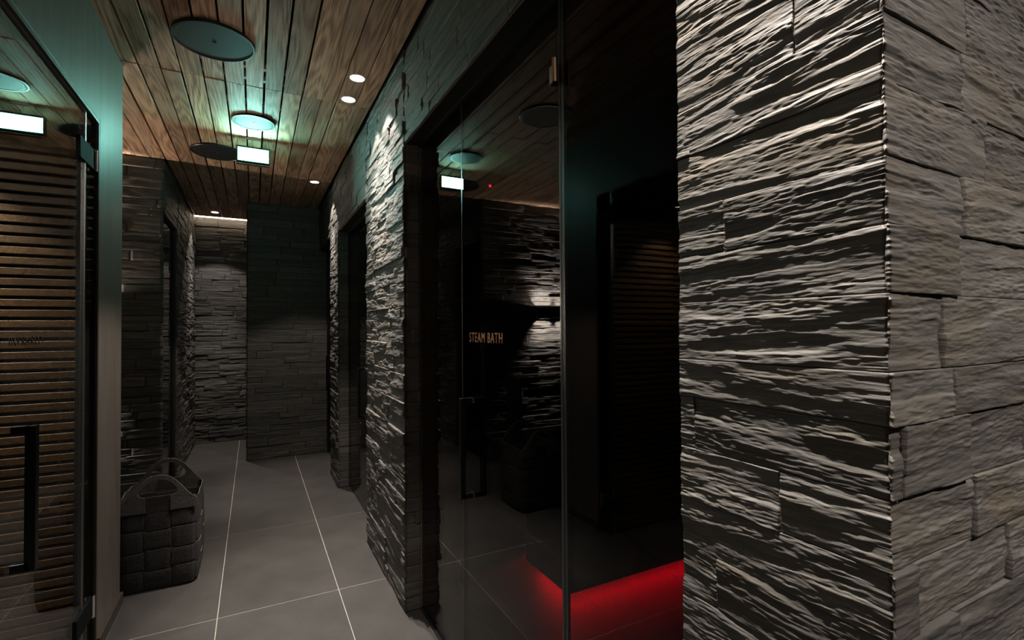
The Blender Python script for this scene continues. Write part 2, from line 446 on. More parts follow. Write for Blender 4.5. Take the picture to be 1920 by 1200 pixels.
# ------------------------------------------------------------------ main dimensions (metres)
XR = 0.697           # face of the right-hand wall
XG = 0.777           # glass plane on the right
XL = -0.622          # plaster face on the left
XGL = -0.638         # glass plane on the left
P1A, P1B = 2.51, 3.45      # pillar beside the steam bath
P2A, P2B = 4.75, 5.24      # second pillar
NPA, NPB = 0.33, 0.655     # near pillar
YF = 6.20            # wall ahead on the right
YBK = 7.42           # end wall
YW = 4.94            # recess wall
XC = -0.67           # left side of the far passage
ZT = 2.41            # height of the openings
TOP = 2.93

# ------------------------------------------------------------------ floor
floor = tag(box('floor', (-2.6, -2.2, -0.06), (2.9, 7.6, -0.0012), M['grout']), kind='structure')
jx = [-2.6, -1.902, -1.321, -0.740, -0.159, 0.422, 1.003, 1.584, 2.165, 2.9]
jy = [-2.2, -1.515, -0.38, 0.752, 1.885, 2.902, 4.033, 5.176, 6.31, 7.6]
tile_cache = {}
for i in range(len(jx) - 1):
    for j in range(len(jy) - 1):
        w, d = jx[i + 1] - jx[i], jy[j + 1] - jy[j]
        key = (round(w, 3), round(d, 3))
        if key not in tile_cache:
            g = 0.0017
            b = MB().box((-w / 2 + g, -d / 2 + g * 1.35, -0.01), (w / 2 - g, d / 2 - g * 1.35, 0.0))
            me = bpy.data.meshes.new('tile'); me.from_pydata(b.v, [], b.f); me.materials.append(M['tile'])
            tile_cache[key] = me
        put('tile', tile_cache[key], floor, ((jx[i] + jx[i + 1]) / 2, (jy[j] + jy[j + 1]) / 2, 0))

# ------------------------------------------------------------------ ceiling
ceil_bm = MB().box((-2.6, -2.2, TOP + 0.03), (2.9, 7.6, TOP + 0.08))
ceiling = tag(ceil_bm.build('ceiling', M['void']), kind='structure')
gaps = [0.660, 0.567, 0.4555, 0.370, 0.261, 0.153, 0.054, -0.044, -0.1455, -0.249, -0.354, -0.4475, -0.548, -0.645]
gw = [0.0, 0.0035, 0.006, 0.003, 0.009, 0.009, 0.0125, 0.0095, 0.0095, 0.0095, 0.0095, 0.008, 0.008, 0.006]
rows = [(-2.0, -0.26), (-0.26, 1.482), (1.482, 3.222), (3.222, 4.966), (4.966, 6.71), (6.71, 7.19)]
rp = random.Random(5)
def plank(x0, x1, y0, y1):
    zj = rp.uniform(-0.0025, 0.0025)
    b = MB().box((-(x1 - x0) / 2, -(y1 - y0) / 2, 0), ((x1 - x0) / 2, (y1 - y0) / 2, 0.022))
    me = bpy.data.meshes.new('plank'); me.from_pydata(b.v, [], b.f)
    bm = bmesh.new(); bm.from_mesh(me); bmesh.ops.bevel(bm, geom=[e for e in bm.edges], offset=0.0012, segments=1, affect='EDGES'); bm.to_mesh(me); bm.free()
    me.materials.append(M['wood'])
    put('plank', me, ceiling, ((x0 + x1) / 2, (y0 + y1) / 2, H + zj))
for (ya, yb) in rows:
    for i in range(len(gaps) - 1):
        xb, xa = gaps[i] - gw[i] / 2, gaps[i + 1] + gw[i + 1] / 2
        if ya > 4.9 and xa < -0.66: continue
        jit = rp.uniform(-0.001, 0.001)
        plank(xa + jit, xb + jit, ya + 0.002, yb - 0.002)
    if 3.0 < ya < 4.9:          # recess on the left behind the plaster wall
        x = -0.649
        while x > -2.3:
            w = rp.uniform(0.092, 0.108); plank(x - w, x - 0.005, ya + 0.09, yb - 0.03); x -= w
for yb in (3.03, 3.17, 3.53, 4.40, 5.3):
    box('batten', (-0.62, yb, H + 0.024), (0.64, yb + 0.03, H + 0.050), M['white'] if yb < 3.6 else M['void'], ceiling)

# ------------------------------------------------------------------ right wall: pillars, lintels, reveals
wr = tag(MB().box((XR, P1A, 0), (XR + 0.30, P1B, TOP)).box((XR, NPA + 0.02, ZT), (XR + 0.30, P1A, TOP))
         .box((XR, P1B, 2.355), (XR + 0.30, P2A, TOP)).build('wall_right', M['edge']), kind='structure')
clad(wr, (XR, 0, 0), (0, 1, 0), (-1, 0, 0), P1A, P1B, 0.0, TOP, 21, (0.010, 0.0030), 0.36, 0.0085, M['stone'], mitre='u0', flip=True, fs=1.5, proud=0.012)
clad(wr, (XR, 0, 0), (0, 1, 0), (-1, 0, 0), NPB, P1A, ZT, TOP, 21, (0.014, 0.005), 0.42, 0.0060, M['stone'], flip=True, proud=0.003)
clad(wr, (XR, 0, 0), (0, 1, 0), (-1, 0, 0), P1B, P2A, 2.355, TOP, 21, (0.014, 0.005), 0.42, 0.0075, M['stone'], flip=True)
clad(wr, (0, P1A, 0), (1, 0, 0), (0, -1, 0), XR, XG - 0.004, 0.0, ZT, 24, (0.012, 0.006), 0.5, 0.004, M['stone'], mitre='u0', proud=0.003, gap=0.0001)
wrf = tag(MB().box((XR, P2A, 0), (XR + 0.30, P2B, TOP)).box((XR, P2B, 2.38), (XR + 0.30, YF, TOP)).build('wall_right_far', M['mortar']), kind='structure')
clad(wrf, (XR, 0, 0), (0, 1, 0), (-1, 0, 0), P2A, P2B, 0.0, TOP, 31, (0.012, 0.006), 0.34, 0.0085, M['stone'], mitre='u0', flip=True)
clad(wrf, (XR, 0, 0), (0, 1, 0), (-1, 0, 0), P2B, YF, 2.38, TOP, 33, (0.03, 0.008), 0.4, 0.0085, M['stone'], flip=True)
clad(wrf, (0, P2A, 0), (1, 0, 0), (0, -1, 0), XR, XG + 0.005, 0.0, 2.355, 34, (0.012, 0.008), 0.5, 0.004, M['stone'], mitre='u0', proud=0.003, gap=0.0001)
# near pillar
wrn = tag(MB().box((XR, NPA, 0), (1.75, NPB, TOP)).build('wall_right_near', M['edge']), kind='structure')
NC = [0.0, 0.09, 0.18, 0.27, 0.365, 0.45, 0.54, 0.63, 0.72, 0.80, 0.885, 0.975, 1.06, 1.145, 1.235, 1.325, 1.392, 1.49, 1.575, 1.66, 1.755, 1.84, 1.93, 2.02, 2.10,
      2.19, 2.28, 2.37, 2.46, 2.55, 2.64, 2.73, 2.82, 2.95]
for za, zb, rs, r2 in ((0.0, 0.80, (0.02, 0.008), (0.03, 0.01)), (0.80, 2.1, (0.0030, 0.0009), (0.0036, 0.0012)), (2.1, TOP, (0.02, 0.008), (0.03, 0.01))):
    clad(wrn, (XR, 0, 0), (0, 1, 0), (-1, 0, 0), NPA, NPB, za, zb, 41, rs, 0.55, 0.0062, M['stone_near'], mitre='u0', flip=True, proud=0.004, courses=NC, fs=0.9, gap=0.0012)
    clad(wrn, (0, NPA, 0), (1, 0, 0), (0, -1, 0), XR, 1.22, za, zb, 47, r2, 0.32, 0.0064, M['stone_near'], mitre='u0', proud=0.009, courses=NC, gap=0.0012)
    clad(wrn, (0, NPA, 0), (1, 0, 0), (0, -1, 0), 1.22, 1.75, za, zb, 49, (0.03, 0.006), 0.32, 0.0064, M['stone_near'], proud=0.009, courses=NC, gap=0.0012)

# dark soffits of the openings
tag(box('trim_2', (XR + 0.004, NPB, ZT - 0.004), (XG + 0.03, P1A, ZT + 0.0005), M['black']), kind='structure')
tag(box('trim_3', (XR + 0.004, P1B, 2.351), (XG + 0.03, P2A, 2.3555), M['black']), kind='structure')

# ------------------------------------------------------------------ far walls
wf = tag(box('wall_front', (-0.064, YF, 0), (1.1, YF + 0.5, TOP), M['mortar']), kind='structure')
clad(wf, (0, YF, 0), (1, 0, 0), (0, -1, 0), -0.064, 0.80, 0, TOP, 51, (0.014, 0.006), 0.55, 0.005, M['stone'], mitre='u0', proud=0.005)
wb = tag(box('wall_back', (-1.0, YBK, 0), (1.1, YBK + 0.1, TOP + 0.03), M['mortar']), kind='structure')
clad(wb, (0, YBK, 0), (1, 0, 0), (0, -1, 0), XC, 0.25, 0, TOP, 61, (0.014, 0.007), 0.36, 0.007, M['stone'], proud=0.010)
wc = tag(MB().box((XC - 0.25, 5.75, 0), (XC, YBK, TOP)).box((XC - 0.25, YW, 2.42), (XC, 5.75, TOP)).box((XC - 0.25, YW, 0), (XC, YW + 0.06, 2.42)).build('wall_passage', M['mortar']), kind='structure')
clad(wc, (XC, 0, 0), (0, 1, 0), (1, 0, 0), 5.75, YBK - 0.02, 0, TOP, 71, (0.018, 0.0065), 0.42, 0.009, M['stone'])
clad(wc, (XC, 0, 0), (0, 1, 0), (1, 0, 0), YW, 5.75, 2.42, TOP, 72, (0.03, 0.008), 0.42, 0.007, M['stone'])
wre = tag(box('wall_recess', (-2.5, YW, 0), (XC - 0.255, YW + 0.1, TOP), M['mortar']), kind='structure')
clad(wre, (0, YW, 0), (1, 0, 0), (0, -1, 0), -2.45, XC, 0, TOP, 81, (0.018, 0.0075), 0.46, 0.006, M['stone'], mitre='u1', proud=0.009)
sbox('wall_recess_side', (-2.6, 3.2, 0), (-2.5, YW, TOP), M['mortar'], None, None)
# ------------------------------------------------------------------ left plaster wall
JY = 2.850
wl = tag(MB().box((XL - 0.12, JY, 0), (XL, 3.285, TOP)).box((XL - 0.12, 0.3, 2.405), (XL, JY, TOP)).box((XL - 0.12, -1.2, 0), (XL, 0.3, TOP)).build('wall_left', M['plaster'], bevel=0.002), kind='structure')
tag(box('baseboard_left', (XL, JY, 0.0), (XL + 0.012, 3.297, 0.065), M['bronze'], bevel=0.001), kind='structure')
tag(box('trim_1', (XL + 0.012, JY, 0.0), (XL + 0.016, 3.30, 0.006), M['alu']), kind='structure')

# ------------------------------------------------------------------ heat cabin behind the left glass
cab = tag(MB().box((-2.2, 2.78, 0), (XL - 0.12, 2.86, 2.6)).build('wall_cabin', M['void']), kind='structure')
sl = MB().box((-0.72, -0.011, -0.0148), (0.72, 0.011, 0.0148))
sme = bpy.data.meshes.new('slat'); sme.from_pydata(sl.v, [], sl.f)
bm = bmesh.new(); bm.from_mesh(sme); bmesh.ops.bevel(bm, geom=list(bm.edges), offset=0.002, segments=1, affect='EDGES'); bm.to_mesh(sme); bm.free()
sme.materials.append(M['slat'])
z = 0.04; k = 0
while z < 2.25:
    o = put('slat', sme, cab, (-1.398, 2.762, z)); z += 0.0436
box('stile', (-0.676, 2.735, 0), (-0.650, 2.775, 2.40), M['void'], cab)
sbox('wall_cabin_side', (-2.3, 0.4, 0), (-2.2, 2.78, 2.4), M['void'], None, None)
sbox('wall_cabin_rear', (-2.2, 0.4, 0), (XL - 0.12, 0.5, 2.4), M['void'], None, None)
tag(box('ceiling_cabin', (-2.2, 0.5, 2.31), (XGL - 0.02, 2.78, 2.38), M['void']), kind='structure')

# ------------------------------------------------------------------ steam room behind the right glass
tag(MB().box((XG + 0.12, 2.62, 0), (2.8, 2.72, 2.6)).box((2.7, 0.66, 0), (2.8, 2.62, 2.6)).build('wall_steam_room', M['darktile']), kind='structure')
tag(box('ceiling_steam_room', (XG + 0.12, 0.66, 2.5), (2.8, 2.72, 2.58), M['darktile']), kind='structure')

# ------------------------------------------------------------------ lettering
def lettering(txt, parent, mat, origin, xdir, ndir, width, height):
    cu = bpy.data.curves.new('lettering', 'FONT'); cu.body = txt; cu.extrude = 0.008; cu.align_x = 'LEFT'; cu.space_character = 1.2
    cu.offset = -0.002
    o = bpy.data.objects.new('lettering_source', cu); COL.objects.link(o)
    dg = bpy.context.evaluated_depsgraph_get(); dg.update()
    me = bpy.data.meshes.new_from_object(o.evaluated_get(dg))
    bpy.data.objects.remove(o, do_unlink=True)
    xs = [v.co.x for v in me.vertices]; ys = [v.co.y for v in me.vertices]
    X = Vector(xdir); Nn = Vector(ndir); L = parent_world(parent)
    x0, x1, y0, y1 = min(xs), max(xs), min(ys), max(ys)
    for v in me.vertices:
        a, b, c = (v.co.x - x0) / (x1 - x0) * width, (v.co.y - y0) / (y1 - y0) * height, v.co.z
        v.co = Vector(origin) + X * a + Vector((0, 0, b)) + Nn * (c * 0.06) - L
    me.materials.clear(); me.materials.append(mat); me.name = 'lettering'
    return put('lettering', me, parent)

def bar_handle(parent, x_glass, side, y, z0, z1, off, half, arm_y):
    """rectangular tube pull handle: vertical bar stood off the glass on two arms"""
    xb = x_glass + side * off
    m = MB().box((xb - half, y - half, z0), (xb + half, y + half, z1))
    m.box((xb, y - half, z0), (x_glass, y + half, z0 + 2 * half)).box((xb, y - half, z1 - 2 * half), (x_glass, y + half, z1))
    h = m.build('handle', M['blackm'], parent, bevel=0.0015)
    for zz in (z0 + half, z1 - half):
        MB().lathe([(0, 0), (0.013, 0), (0.013, 0.004), (0.0, 0.004)], (x_glass + (0.0 if side > 0 else -0.004), y, zz), 20, axis=0).build('rosette', M['chrome'], h)
    return h

# door_1: steam bath front (door leaf and side pane)
d1 = struct_empty('door_1', (XG, 1.55, 0), 'dark glass steam bath front with copper lettering and a red glow behind', 'glass door')
GT = ZT + 0.03
box('side_pane', (XG, 1.935, 0.0), (XG + 0.010, P1A + 0.02, GT), M['glass'], d1)
box('door_leaf', (XG, 1.184, 0.008), (XG + 0.010, 1.927, GT), M['glass'], d1)
box('fixed_pane', (XG, NPB - 0.02, 0.0), (XG + 0.010, 1.158, GT), M['glass'], d1)
box('pane_edge', (XG - 0.0005, 1.9275, 0.008), (XG + 0.010, 1.9345, GT), M['edgeglass'], d1)
box('pane_edge', (XG - 0.0005, 1.1775, 0.008), (XG + 0.010, 1.1835, GT), M['edgeglass'], d1)
box('pane_edge', (XG - 0.0005, 1.1585, 0.0), (XG + 0.010, 1.1620, GT), M['edgeglass'], d1)
box('seal', (XG + 0.001, 1.1620, 0.0), (XG + 0.012, 1.1775, GT), M['black'], d1)
box('threshold', (XG - 0.012, NPB, 0.0), (XG + 0.014, P1A, 0.006), M['black'], d1, bevel=0.001)
box('head_channel', (XG - 0.012, NPB, ZT - 0.012), (XG + 0.03, P1A, ZT), M['black'], d1)
bar_handle(d1, XG, -1, 1.826, 0.775, 1.172, 0.045, 0.010, 0)
hg = box('hinge', (XG - 0.020, 1.172, 2.150), (XG - 0.001, 1.204, 2.205), M['chrome'], d1, bevel=0.003)
MB().lathe([(0, -0.034), (0.009, -0.034), (0.009, 0.034), (0, 0.034)], (XG - 0.022, 1.168, 2.178), 20).build('hinge_barrel', M['chrome'], hg)
lettering('STEAM BATH', d1, M['copper'], (XG - 0.0012, 1.851, 1.394), (0, -1, 0), (-1, 0, 0), 0.296, 0.038)

# door_2: cabin door on the left
d2 = struct_empty('door_2', (XGL, 2.0, 0), 'clear glass heat cabin door with black pull handle and slatted wall behind', 'glass door')
box('door_leaf', (XGL - 0.010, 1.35, 0.010), (XGL, 2.690, 2.385), M['glass_clear'], d2)
box('side_pane', (XGL - 0.010, 2.696, 0.0), (XGL, 2.838, 2.385), M['glass_clear'], d2)
box('fixed_pane', (XGL - 0.010, 0.32, 0.0), (XGL, 1.344, 2.385), M['glass_clear'], d2)
MB().box((XGL - 0.012, 2.690, 0.0), (XGL + 0.003, 2.696, 2.389)).box((XGL - 0.012, 0.32, 2.384), (XGL + 0.004, 2.690, 2.389)).build('pane_edge', M['alu'], d2)
fr = MB().box((XL - 0.10, 2.838, 0), (XL - 0.001, JY, 2.405)).box((XL - 0.10, 0.32, 2.389), (XL - 0.001, 2.838, 2.405)).build('frame', M['bronze'], d2)
box('frame_bead', (XGL + 0.001, 2.828, 0), (XGL + 0.006, 2.836, 2.385), M['blackm'], d2)
bar_handle(d2, XGL, 1, 2.00, 0.730, 1.165, 0.045, 0.013, 0)
for z0, z1 in ((2.165, 2.255), (0.185, 0.275)):
    hg = box('hinge', (XGL - 0.018, 2.600, z0), (XGL + 0.008, 2.826, z1), M['hinge'], d2, bevel=0.003)
    MB().lathe([(0, -0.048), (0.008, -0.048), (0.008, 0.048), (0, 0.048)], (XGL + 0.010, 2.812, (z0 + z1) / 2), 18).build('hinge_pin', M['chrome'], hg)
lettering('INFRARED', d2, M['darkletter'], (XGL + 0.0012, 1.971, 1.405), (0, 1, 0), (1, 0, 0), 0.256, 0.026)

# door_3: glass door between the two pillars
d3 = struct_empty('door_3', (XG + 0.008, 4.1, 0), 'dark glass door between the two rough stone pillars', 'glass door')
box('door_leaf', (XG + 0.008, 3.93, 0.008), (XG + 0.018, P2A + 0.01, 2.38), M['glass'], d3)
box('side_pane', (XG + 0.008, P1B - 0.02, 0.0), (XG + 0.018, 3.922, 2.38), M['glass'], d3)
box('pane_edge', (XG + 0.0075, 3.9225, 0.0), (XG + 0.018, 3.9295, 2.38), M['black'], d3)
box('head_channel', (XG - 0.004, P1B, 2.34), (XG + 0.03, P2A, 2.356), M['black'], d3)
bar_handle(d3, XG + 0.008, -1, 4.02, 0.745, 1.140, 0.045, 0.010, 0)
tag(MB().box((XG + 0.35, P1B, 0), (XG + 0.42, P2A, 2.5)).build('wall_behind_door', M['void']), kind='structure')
# door_4: beyond the second pillar; door_5: left side of the far passage
d4 = struct_empty('door_4', (XG + 0.008, 5.7, 0), 'dark glass door past the second pillar, against the wall ahead', 'glass door')
box('door_leaf', (XG + 0.008, P2B, 0.0), (XG + 0.018, YF, 2.40), M['glass'], d4)
box('frame', (XG - 0.010, YF - 0.05, 0.0), (XG + 0.020, YF - 0.002, 2.38), M['black'], d4)
bar_handle(d4, XG + 0.008, -1, 5.95, 0.75, 1.15, 0.045, 0.010, 0)
d5 = struct_empty('door_5', (XC - 0.03, 5.4, 0), 'dark glass door on the left of the far passage', 'glass door')
box('door_leaf', (XC - 0.030, YW + 0.06, 0.0), (XC - 0.020, 5.75, 2.42), M['glass'], d5)
box('frame', (XC - 0.040, YW + 0.055, 0.0), (XC - 0.012, YW + 0.075, 2.42), M['black'], d5)
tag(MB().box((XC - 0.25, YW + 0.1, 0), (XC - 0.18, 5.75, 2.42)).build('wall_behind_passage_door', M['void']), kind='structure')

# ------------------------------------------------------------------ ceiling speakers
def speaker(loc, r, label, depth=0.012):
    t = tag(empty('ceiling_speaker', (loc[0], loc[1], H)), label, 'speaker', 'round speakers in the plank ceiling')
    c = (loc[0], loc[1], H)
    MB().lathe([(r - 0.012, -depth + 0.001), (r - 0.009, -depth - 0.003), (r - 0.003, -depth - 0.003), (r, -depth), (r, -0.0005), (r - 0.012, -0.0005)], c, 72).build('rim', M['black'], t, smooth=False)
    MB().lathe([(0.0, -depth), (r - 0.0125, -depth), (r - 0.0125, -0.003), (0, -0.003)], c, 72).build('grille', M['grille'], t)
    MB().lathe([(0.0, -depth - 0.003), (0.006, -depth - 0.003), (0.008, -depth - 0.0005), (0.0, -depth - 0.0005)], c, 20).build('badge', M['blackm'], t)
    return t
speaker((-0.172, 2.785), 0.178, 'large black round ceiling speaker nearest the camera')
speaker((-0.002, 3.760), 0.133, 'small round ceiling speaker lit up turquoise by the exit sign')
speaker((-0.255, 4.530), 0.188, 'dark round ceiling speaker half hidden behind the exit sign')

# ------------------------------------------------------------------ exit sign
SY = 4.10
sg = tag(empty('exit_sign', (0, SY, 2.675)), 'glowing white and turquoise emergency exit sign hanging from the plank ceiling', 'exit sign')
MB().box((-0.112, SY - 0.016, 2.786), (0.106, SY + 0.016, 2.796)).box((-0.112, SY - 0.016, 2.676), (0.106, SY + 0.016, 2.684)) \
    .box((-0.112, SY - 0.016, 2.684), (-0.107, SY + 0.016, 2.786)).box((0.101, SY - 0.016, 2.684), (0.106, SY + 0.016, 2.786)).build('housing', M['blackm'], sg)
box('light_panel', (-0.102, SY - 0.017, 2.689), (0.096, SY - 0.012, 2.781), M['sign'], sg)
MB().box((-0.107, SY - 0.0165, 2.684), (0.101, SY - 0.012, 2.6888)).box((-0.107, SY - 0.0165, 2.7812), (0.101, SY - 0.012, 2.786)).box((-0.107, SY - 0.0165, 2.6888), (-0.1022, SY - 0.012, 2.7812)).box((0.0962, SY - 0.0165, 2.6888), (0.101, SY - 0.012, 2.7812)).build('green_border', M['sign_rim'], sg)
box('light_panel', (-0.107, SY + 0.012, 2.684), (0.101, SY + 0.017, 2.786), M['sign_back'], sg)
box('bottom_lip', (-0.114, SY - 0.018, 2.664), (0.108, SY + 0.018, 2.669), M['alu'], sg)
MB().lathe([(0.004, 0), (0.004, 0.062), (0, 0.062), (0, 0)], (-0.003, SY, 2.796), 12).build('stem', M['white'], sg)
box('ceiling_plate', (-0.055, SY - 0.012, H - 0.012), (0.049, SY + 0.012, H - 0.001), M['white'], sg, bevel=0.002)

# ------------------------------------------------------------------ downlights
def downlight(x, y, label, z=H, power=P_DOWN, ang=86, lens='lens', r=0.042, blend=0.22, rad=0.012, beam=50, wide=0.26):
    t = tag(empty('downlight', (x, y, z)), label, 'downlight', 'recessed downlights')
    c = (x, y, z)
    MB().lathe([(r - 0.004, -0.0012), (r - 0.002, -0.004), (r + 0.002, -0.004), (r + 0.004, -0.0008), (r - 0.004, -0.0008)], c, 36).build('ring', M['white'], t)
    MB().lathe([(0, -0.0012), (r - 0.0045, -0.0012), (r - 0.0045, -0.0006), (0, -0.0006)], c, 32).build('lens', M[lens], t)
    spot('downlight_lamp', (x, y, z - 0.006), power, beam, 0.75, rad=rad)
    spot('downlight_lamp', (x, y, z - 0.006), power * wide, ang, blend, rad=rad)
    return t
downlight(0.516, 2.846, 'round downlight above the near side of the first stone pillar')
downlight(0.516, 3.137, 'round downlight above the far side of the first stone pillar')
downlight(0.518, 5.060, 'round downlight above the narrow second stone pillar', power=P_DOWN * 0.75)
downlight(-0.415, 6.908, 'small round downlight in front of the lit end wall', power=P_BACK)
downlight(0.50, 0.52, 'added round downlight above the near pillar out of frame', power=P_NEAR)  # added out of view to rake light down the near pillar
downlight(1.30, -0.12, 'added unseen downlight behind the camera, close to the pillar end face', power=P_SIDE * 0.22, ang=130, blend=0.6, wide=1.0)  # added lamp, out of view, grazes the pillar end face
downlight(0.95, -0.95, 'added unseen downlight behind the camera, further from the pillar end face', power=P_SIDE, ang=130, blend=0.6, wide=1.0)  # added lamp, out of view, lights the pillar end face more frontally
downlight(-1.14, 2.56, 'small downlight inside the cabin close to the slatted wall', z=2.31, power=P_CABIN * 1.1, ang=96, r=0.026, wide=1.6, beam=60, blend=0.6)
downlight(-1.25, 1.75, 'added small downlight in the middle of the slatted cabin', z=2.31, power=P_CABIN * 0.5, ang=174, r=0.026, wide=1.0, blend=0.05)  # second cabin lamp, added to light the slats more evenly
downlight(-1.25, 3.95, 'round downlight over the recess behind the plaster wall', power=P_DOWN * 0.04)

# ------------------------------------------------------------------ added unseen uplighter, brightens the ceiling from behind the camera
ul = tag(empty('added_floor_lamp', (-0.12, -1.05, 0)), 'added unseen bowl uplighter behind the camera, filling the ceiling with light', 'added fill lamp')
_c = (-0.12, -1.05, 1.98)
MB().lathe([(0.0, -0.08), (0.06, -0.07), (0.12, -0.03), (0.14, 0.0), (0.136, 0.0), (0.116, -0.028), (0.058, -0.065), (0, -0.074)], _c, 36).build('bowl', M['black'], ul, smooth=True)
MB().lathe([(0.011, 0.02), (0.011, 1.90), (0.0, 1.90), (0, 0.02)], (-0.12, -1.05, 0), 16).build('pole', M['black'], ul)
MB().lathe([(0.0, 0.0), (0.13, 0.0), (0.13, 0.014), (0.02, 0.022), (0.0, 0.022)], (-0.12, -1.05, 0), 36).build('base', M['black'], ul)
spot('added_floor_lamp_bulb', (_c[0], _c[1], _c[2] - 0.004), P_UP, 174, 0.03, col=(1.0, 0.80, 0.62), rad=0.03, target=(_c[0], _c[1], 5))

# ------------------------------------------------------------------ cove light at the end wall
cv = tag(empty('cove_light', (-0.2, 7.30, H)), 'thin warm strip of light along the top of the end wall', 'strip light')
box('housing', (XC + 0.01, 7.352, H + 0.030), (0.22, 7.372, H + 0.045), M['alu'], cv)
box('light_strip', (XC + 0.01, 7.352, H + 0.020), (0.22, 7.372, H + 0.029), M['cove'], cv)

# ------------------------------------------------------------------ wall lamps in the recess
def sconce(x, label):
    z0, z1 = 1.553, 1.674; yb = YW - 0.024; yf = yb - 0.085; hw = 0.062; tk = 0.003
    t = tag(empty('wall_lamp', (x, yb, z0)), label, 'wall lamp', 'wall lamps over the console')
    MB().box((x - hw, yf, z0), (x + hw, yf + tk, z1)).box((x - hw, yb - tk, z0), (x + hw, yb, z1)).box((x - hw, yf + tk, z0), (x - hw + tk, yb - tk, z1)) \
        .box((x + hw - tk, yf + tk, z0), (x + hw, yb - tk, z1)).build('shade', M['black'], t)
    zc = (z0 + z1) / 2
    box('lamp_board', (x - hw + tk, yf + tk, zc - 0.004), (x + hw - tk, yb - tk, zc + 0.004), M['alu'], t)
    box('bracket', (x - 0.03, yb, z0 + 0.03), (x + 0.03, YW - 0.002, z1 - 0.03), M['black'], t)
    spot('wall_lamp_bulb', (x, yb - 0.035, zc + 0.008), P_SCONCE, 105, 0.7, rad=0.006, target=(x, yb - 0.035 + 0.95, zc + 1.0))
    spot('wall_lamp_bulb', (x, yb - 0.05, z1 - 0.011), P_RIM, 172, 0.1, col=(1.0, 0.80, 0.62), rad=0.005, target=(x, yb - 0.05 - 0.3, z1 + 1.0))
    spot('wall_lamp_bulb', (x, yb - 0.035, zc - 0.008), P_SCONCE, 105, 0.7, rad=0.006, target=(x, yb - 0.035 + 0.95, zc - 1.0))
sconce(-1.43, "black up and down wall lamp nearer the passage, over the console")
sconce(-1.72, "black up and down wall lamp further from the passage, over the console")
ct = tag(empty('console_table', (-1.6, 4.74, 0)), 'dark console table under the wall lamps in the recess', 'console table')
box('table_top', (-2.25, 4.58, 0.885), (-0.93, 4.905, 0.92), M['bronze'], ct, bevel=0.002)
for x in (-2.23, -0.97):
    box('leg', (x, 4.60, 0.0), (x + 0.035, 4.90, 0.885), M['bronze'], ct)

# ------------------------------------------------------------------ steam room bench, red strip, pilot lamp
sb = tag(empty('steam_bench', (2.0, 2.38, 0)), 'black floating bench in the steam room, red light glowing under its edge', 'bench')
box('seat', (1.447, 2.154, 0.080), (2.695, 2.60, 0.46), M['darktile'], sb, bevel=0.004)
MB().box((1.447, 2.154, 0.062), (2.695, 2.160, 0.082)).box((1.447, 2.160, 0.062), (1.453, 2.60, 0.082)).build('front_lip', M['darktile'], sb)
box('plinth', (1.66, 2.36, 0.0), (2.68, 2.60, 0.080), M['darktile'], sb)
MB().box((1.535, 2.242, 0.066), (2.69, 2.252, 0.0798)).box((1.535, 2.252, 0.066), (1.545, 2.58, 0.0798)).build('light_strip', M['red'], sb)
pl = tag(empty('pilot_lamp', (1.228, 2.61, 2.283)), 'tiny red pilot lamp glowing behind the steam bath glass', 'pilot lamp')
MB().lathe([(0, -0.008), (0.006, -0.007), (0.008, -0.002), (0, -0.002)], (1.228, 2.61, 2.283), 16, axis=1).build('lens', M['reddot'], pl)
MB().lathe([(0, -0.002), (0.014, -0.002), (0.014, 0.009), (0, 0.009)], (1.228, 2.61, 2.283), 20, axis=1).build('bezel', M['black'], pl)

# ------------------------------------------------------------------ woven felt basket
BX0, BX1, BY0, BY1 = -0.655, -0.287, 3.375, 3.745
bk = tag(empty('felt_basket', ((BX0 + BX1) / 2, (BY0 + BY1) / 2, 0)), 'charcoal basket woven from wide felt strips with two arched handles', 'basket')
cx, cy = (BX0 + BX1) / 2, (BY0 + BY1) / 2
ax, ay = (BX1 - BX0) / 2, (BY1 - BY0) / 2
ROWS = 4; RH = 0.109; Z0 = 0.012
NX, NY = 3, 3
def rim_profile(z):
    t = z / 0.46
    return 1.0 + 0.035 * math.sin(math.pi * min(max(t, 0), 1)) - 0.02 * (1 - min(t * 6, 1))
def bpt(s, z, off):
    """point on the rounded rectangular basket wall; s in cells around, off outward"""
    per = [(-ax, -ay, 1, 0, NX, 0, -1), (ax, -ay, 0, 1, NY, 1, 0), (ax, ay, -1, 0, NX, 0, 1), (-ax, ay, 0, -1, NY, -1, 0)]
    s = s % (2 * (NX + NY)); k = 0
    while s >= per[k][4]: s -= per[k][4]; k += 1
    x0, y0, dx, dy, n, nx, ny = per[k]
    L = 2 * ax if dx else 2 * ay
    t = s / n
    x, y = x0 + dx * L * t, y0 + dy * L * t
    # round the corners (superellipse) and bulge
    px, py = x / ax, y / ay
    q = (abs(px) ** 9 + abs(py) ** 9) ** (1 / 9.0)
    px, py = px / q, py / q
    f = rim_profile(z)
    nl = Vector((px * abs(px) ** 6, py * abs(py) ** 6, 0)).normalized()
    return Vector((cx + px * ax * f, cy + py * ay * f, z)) + nl * off
TOT = 2 * (NX + NY)
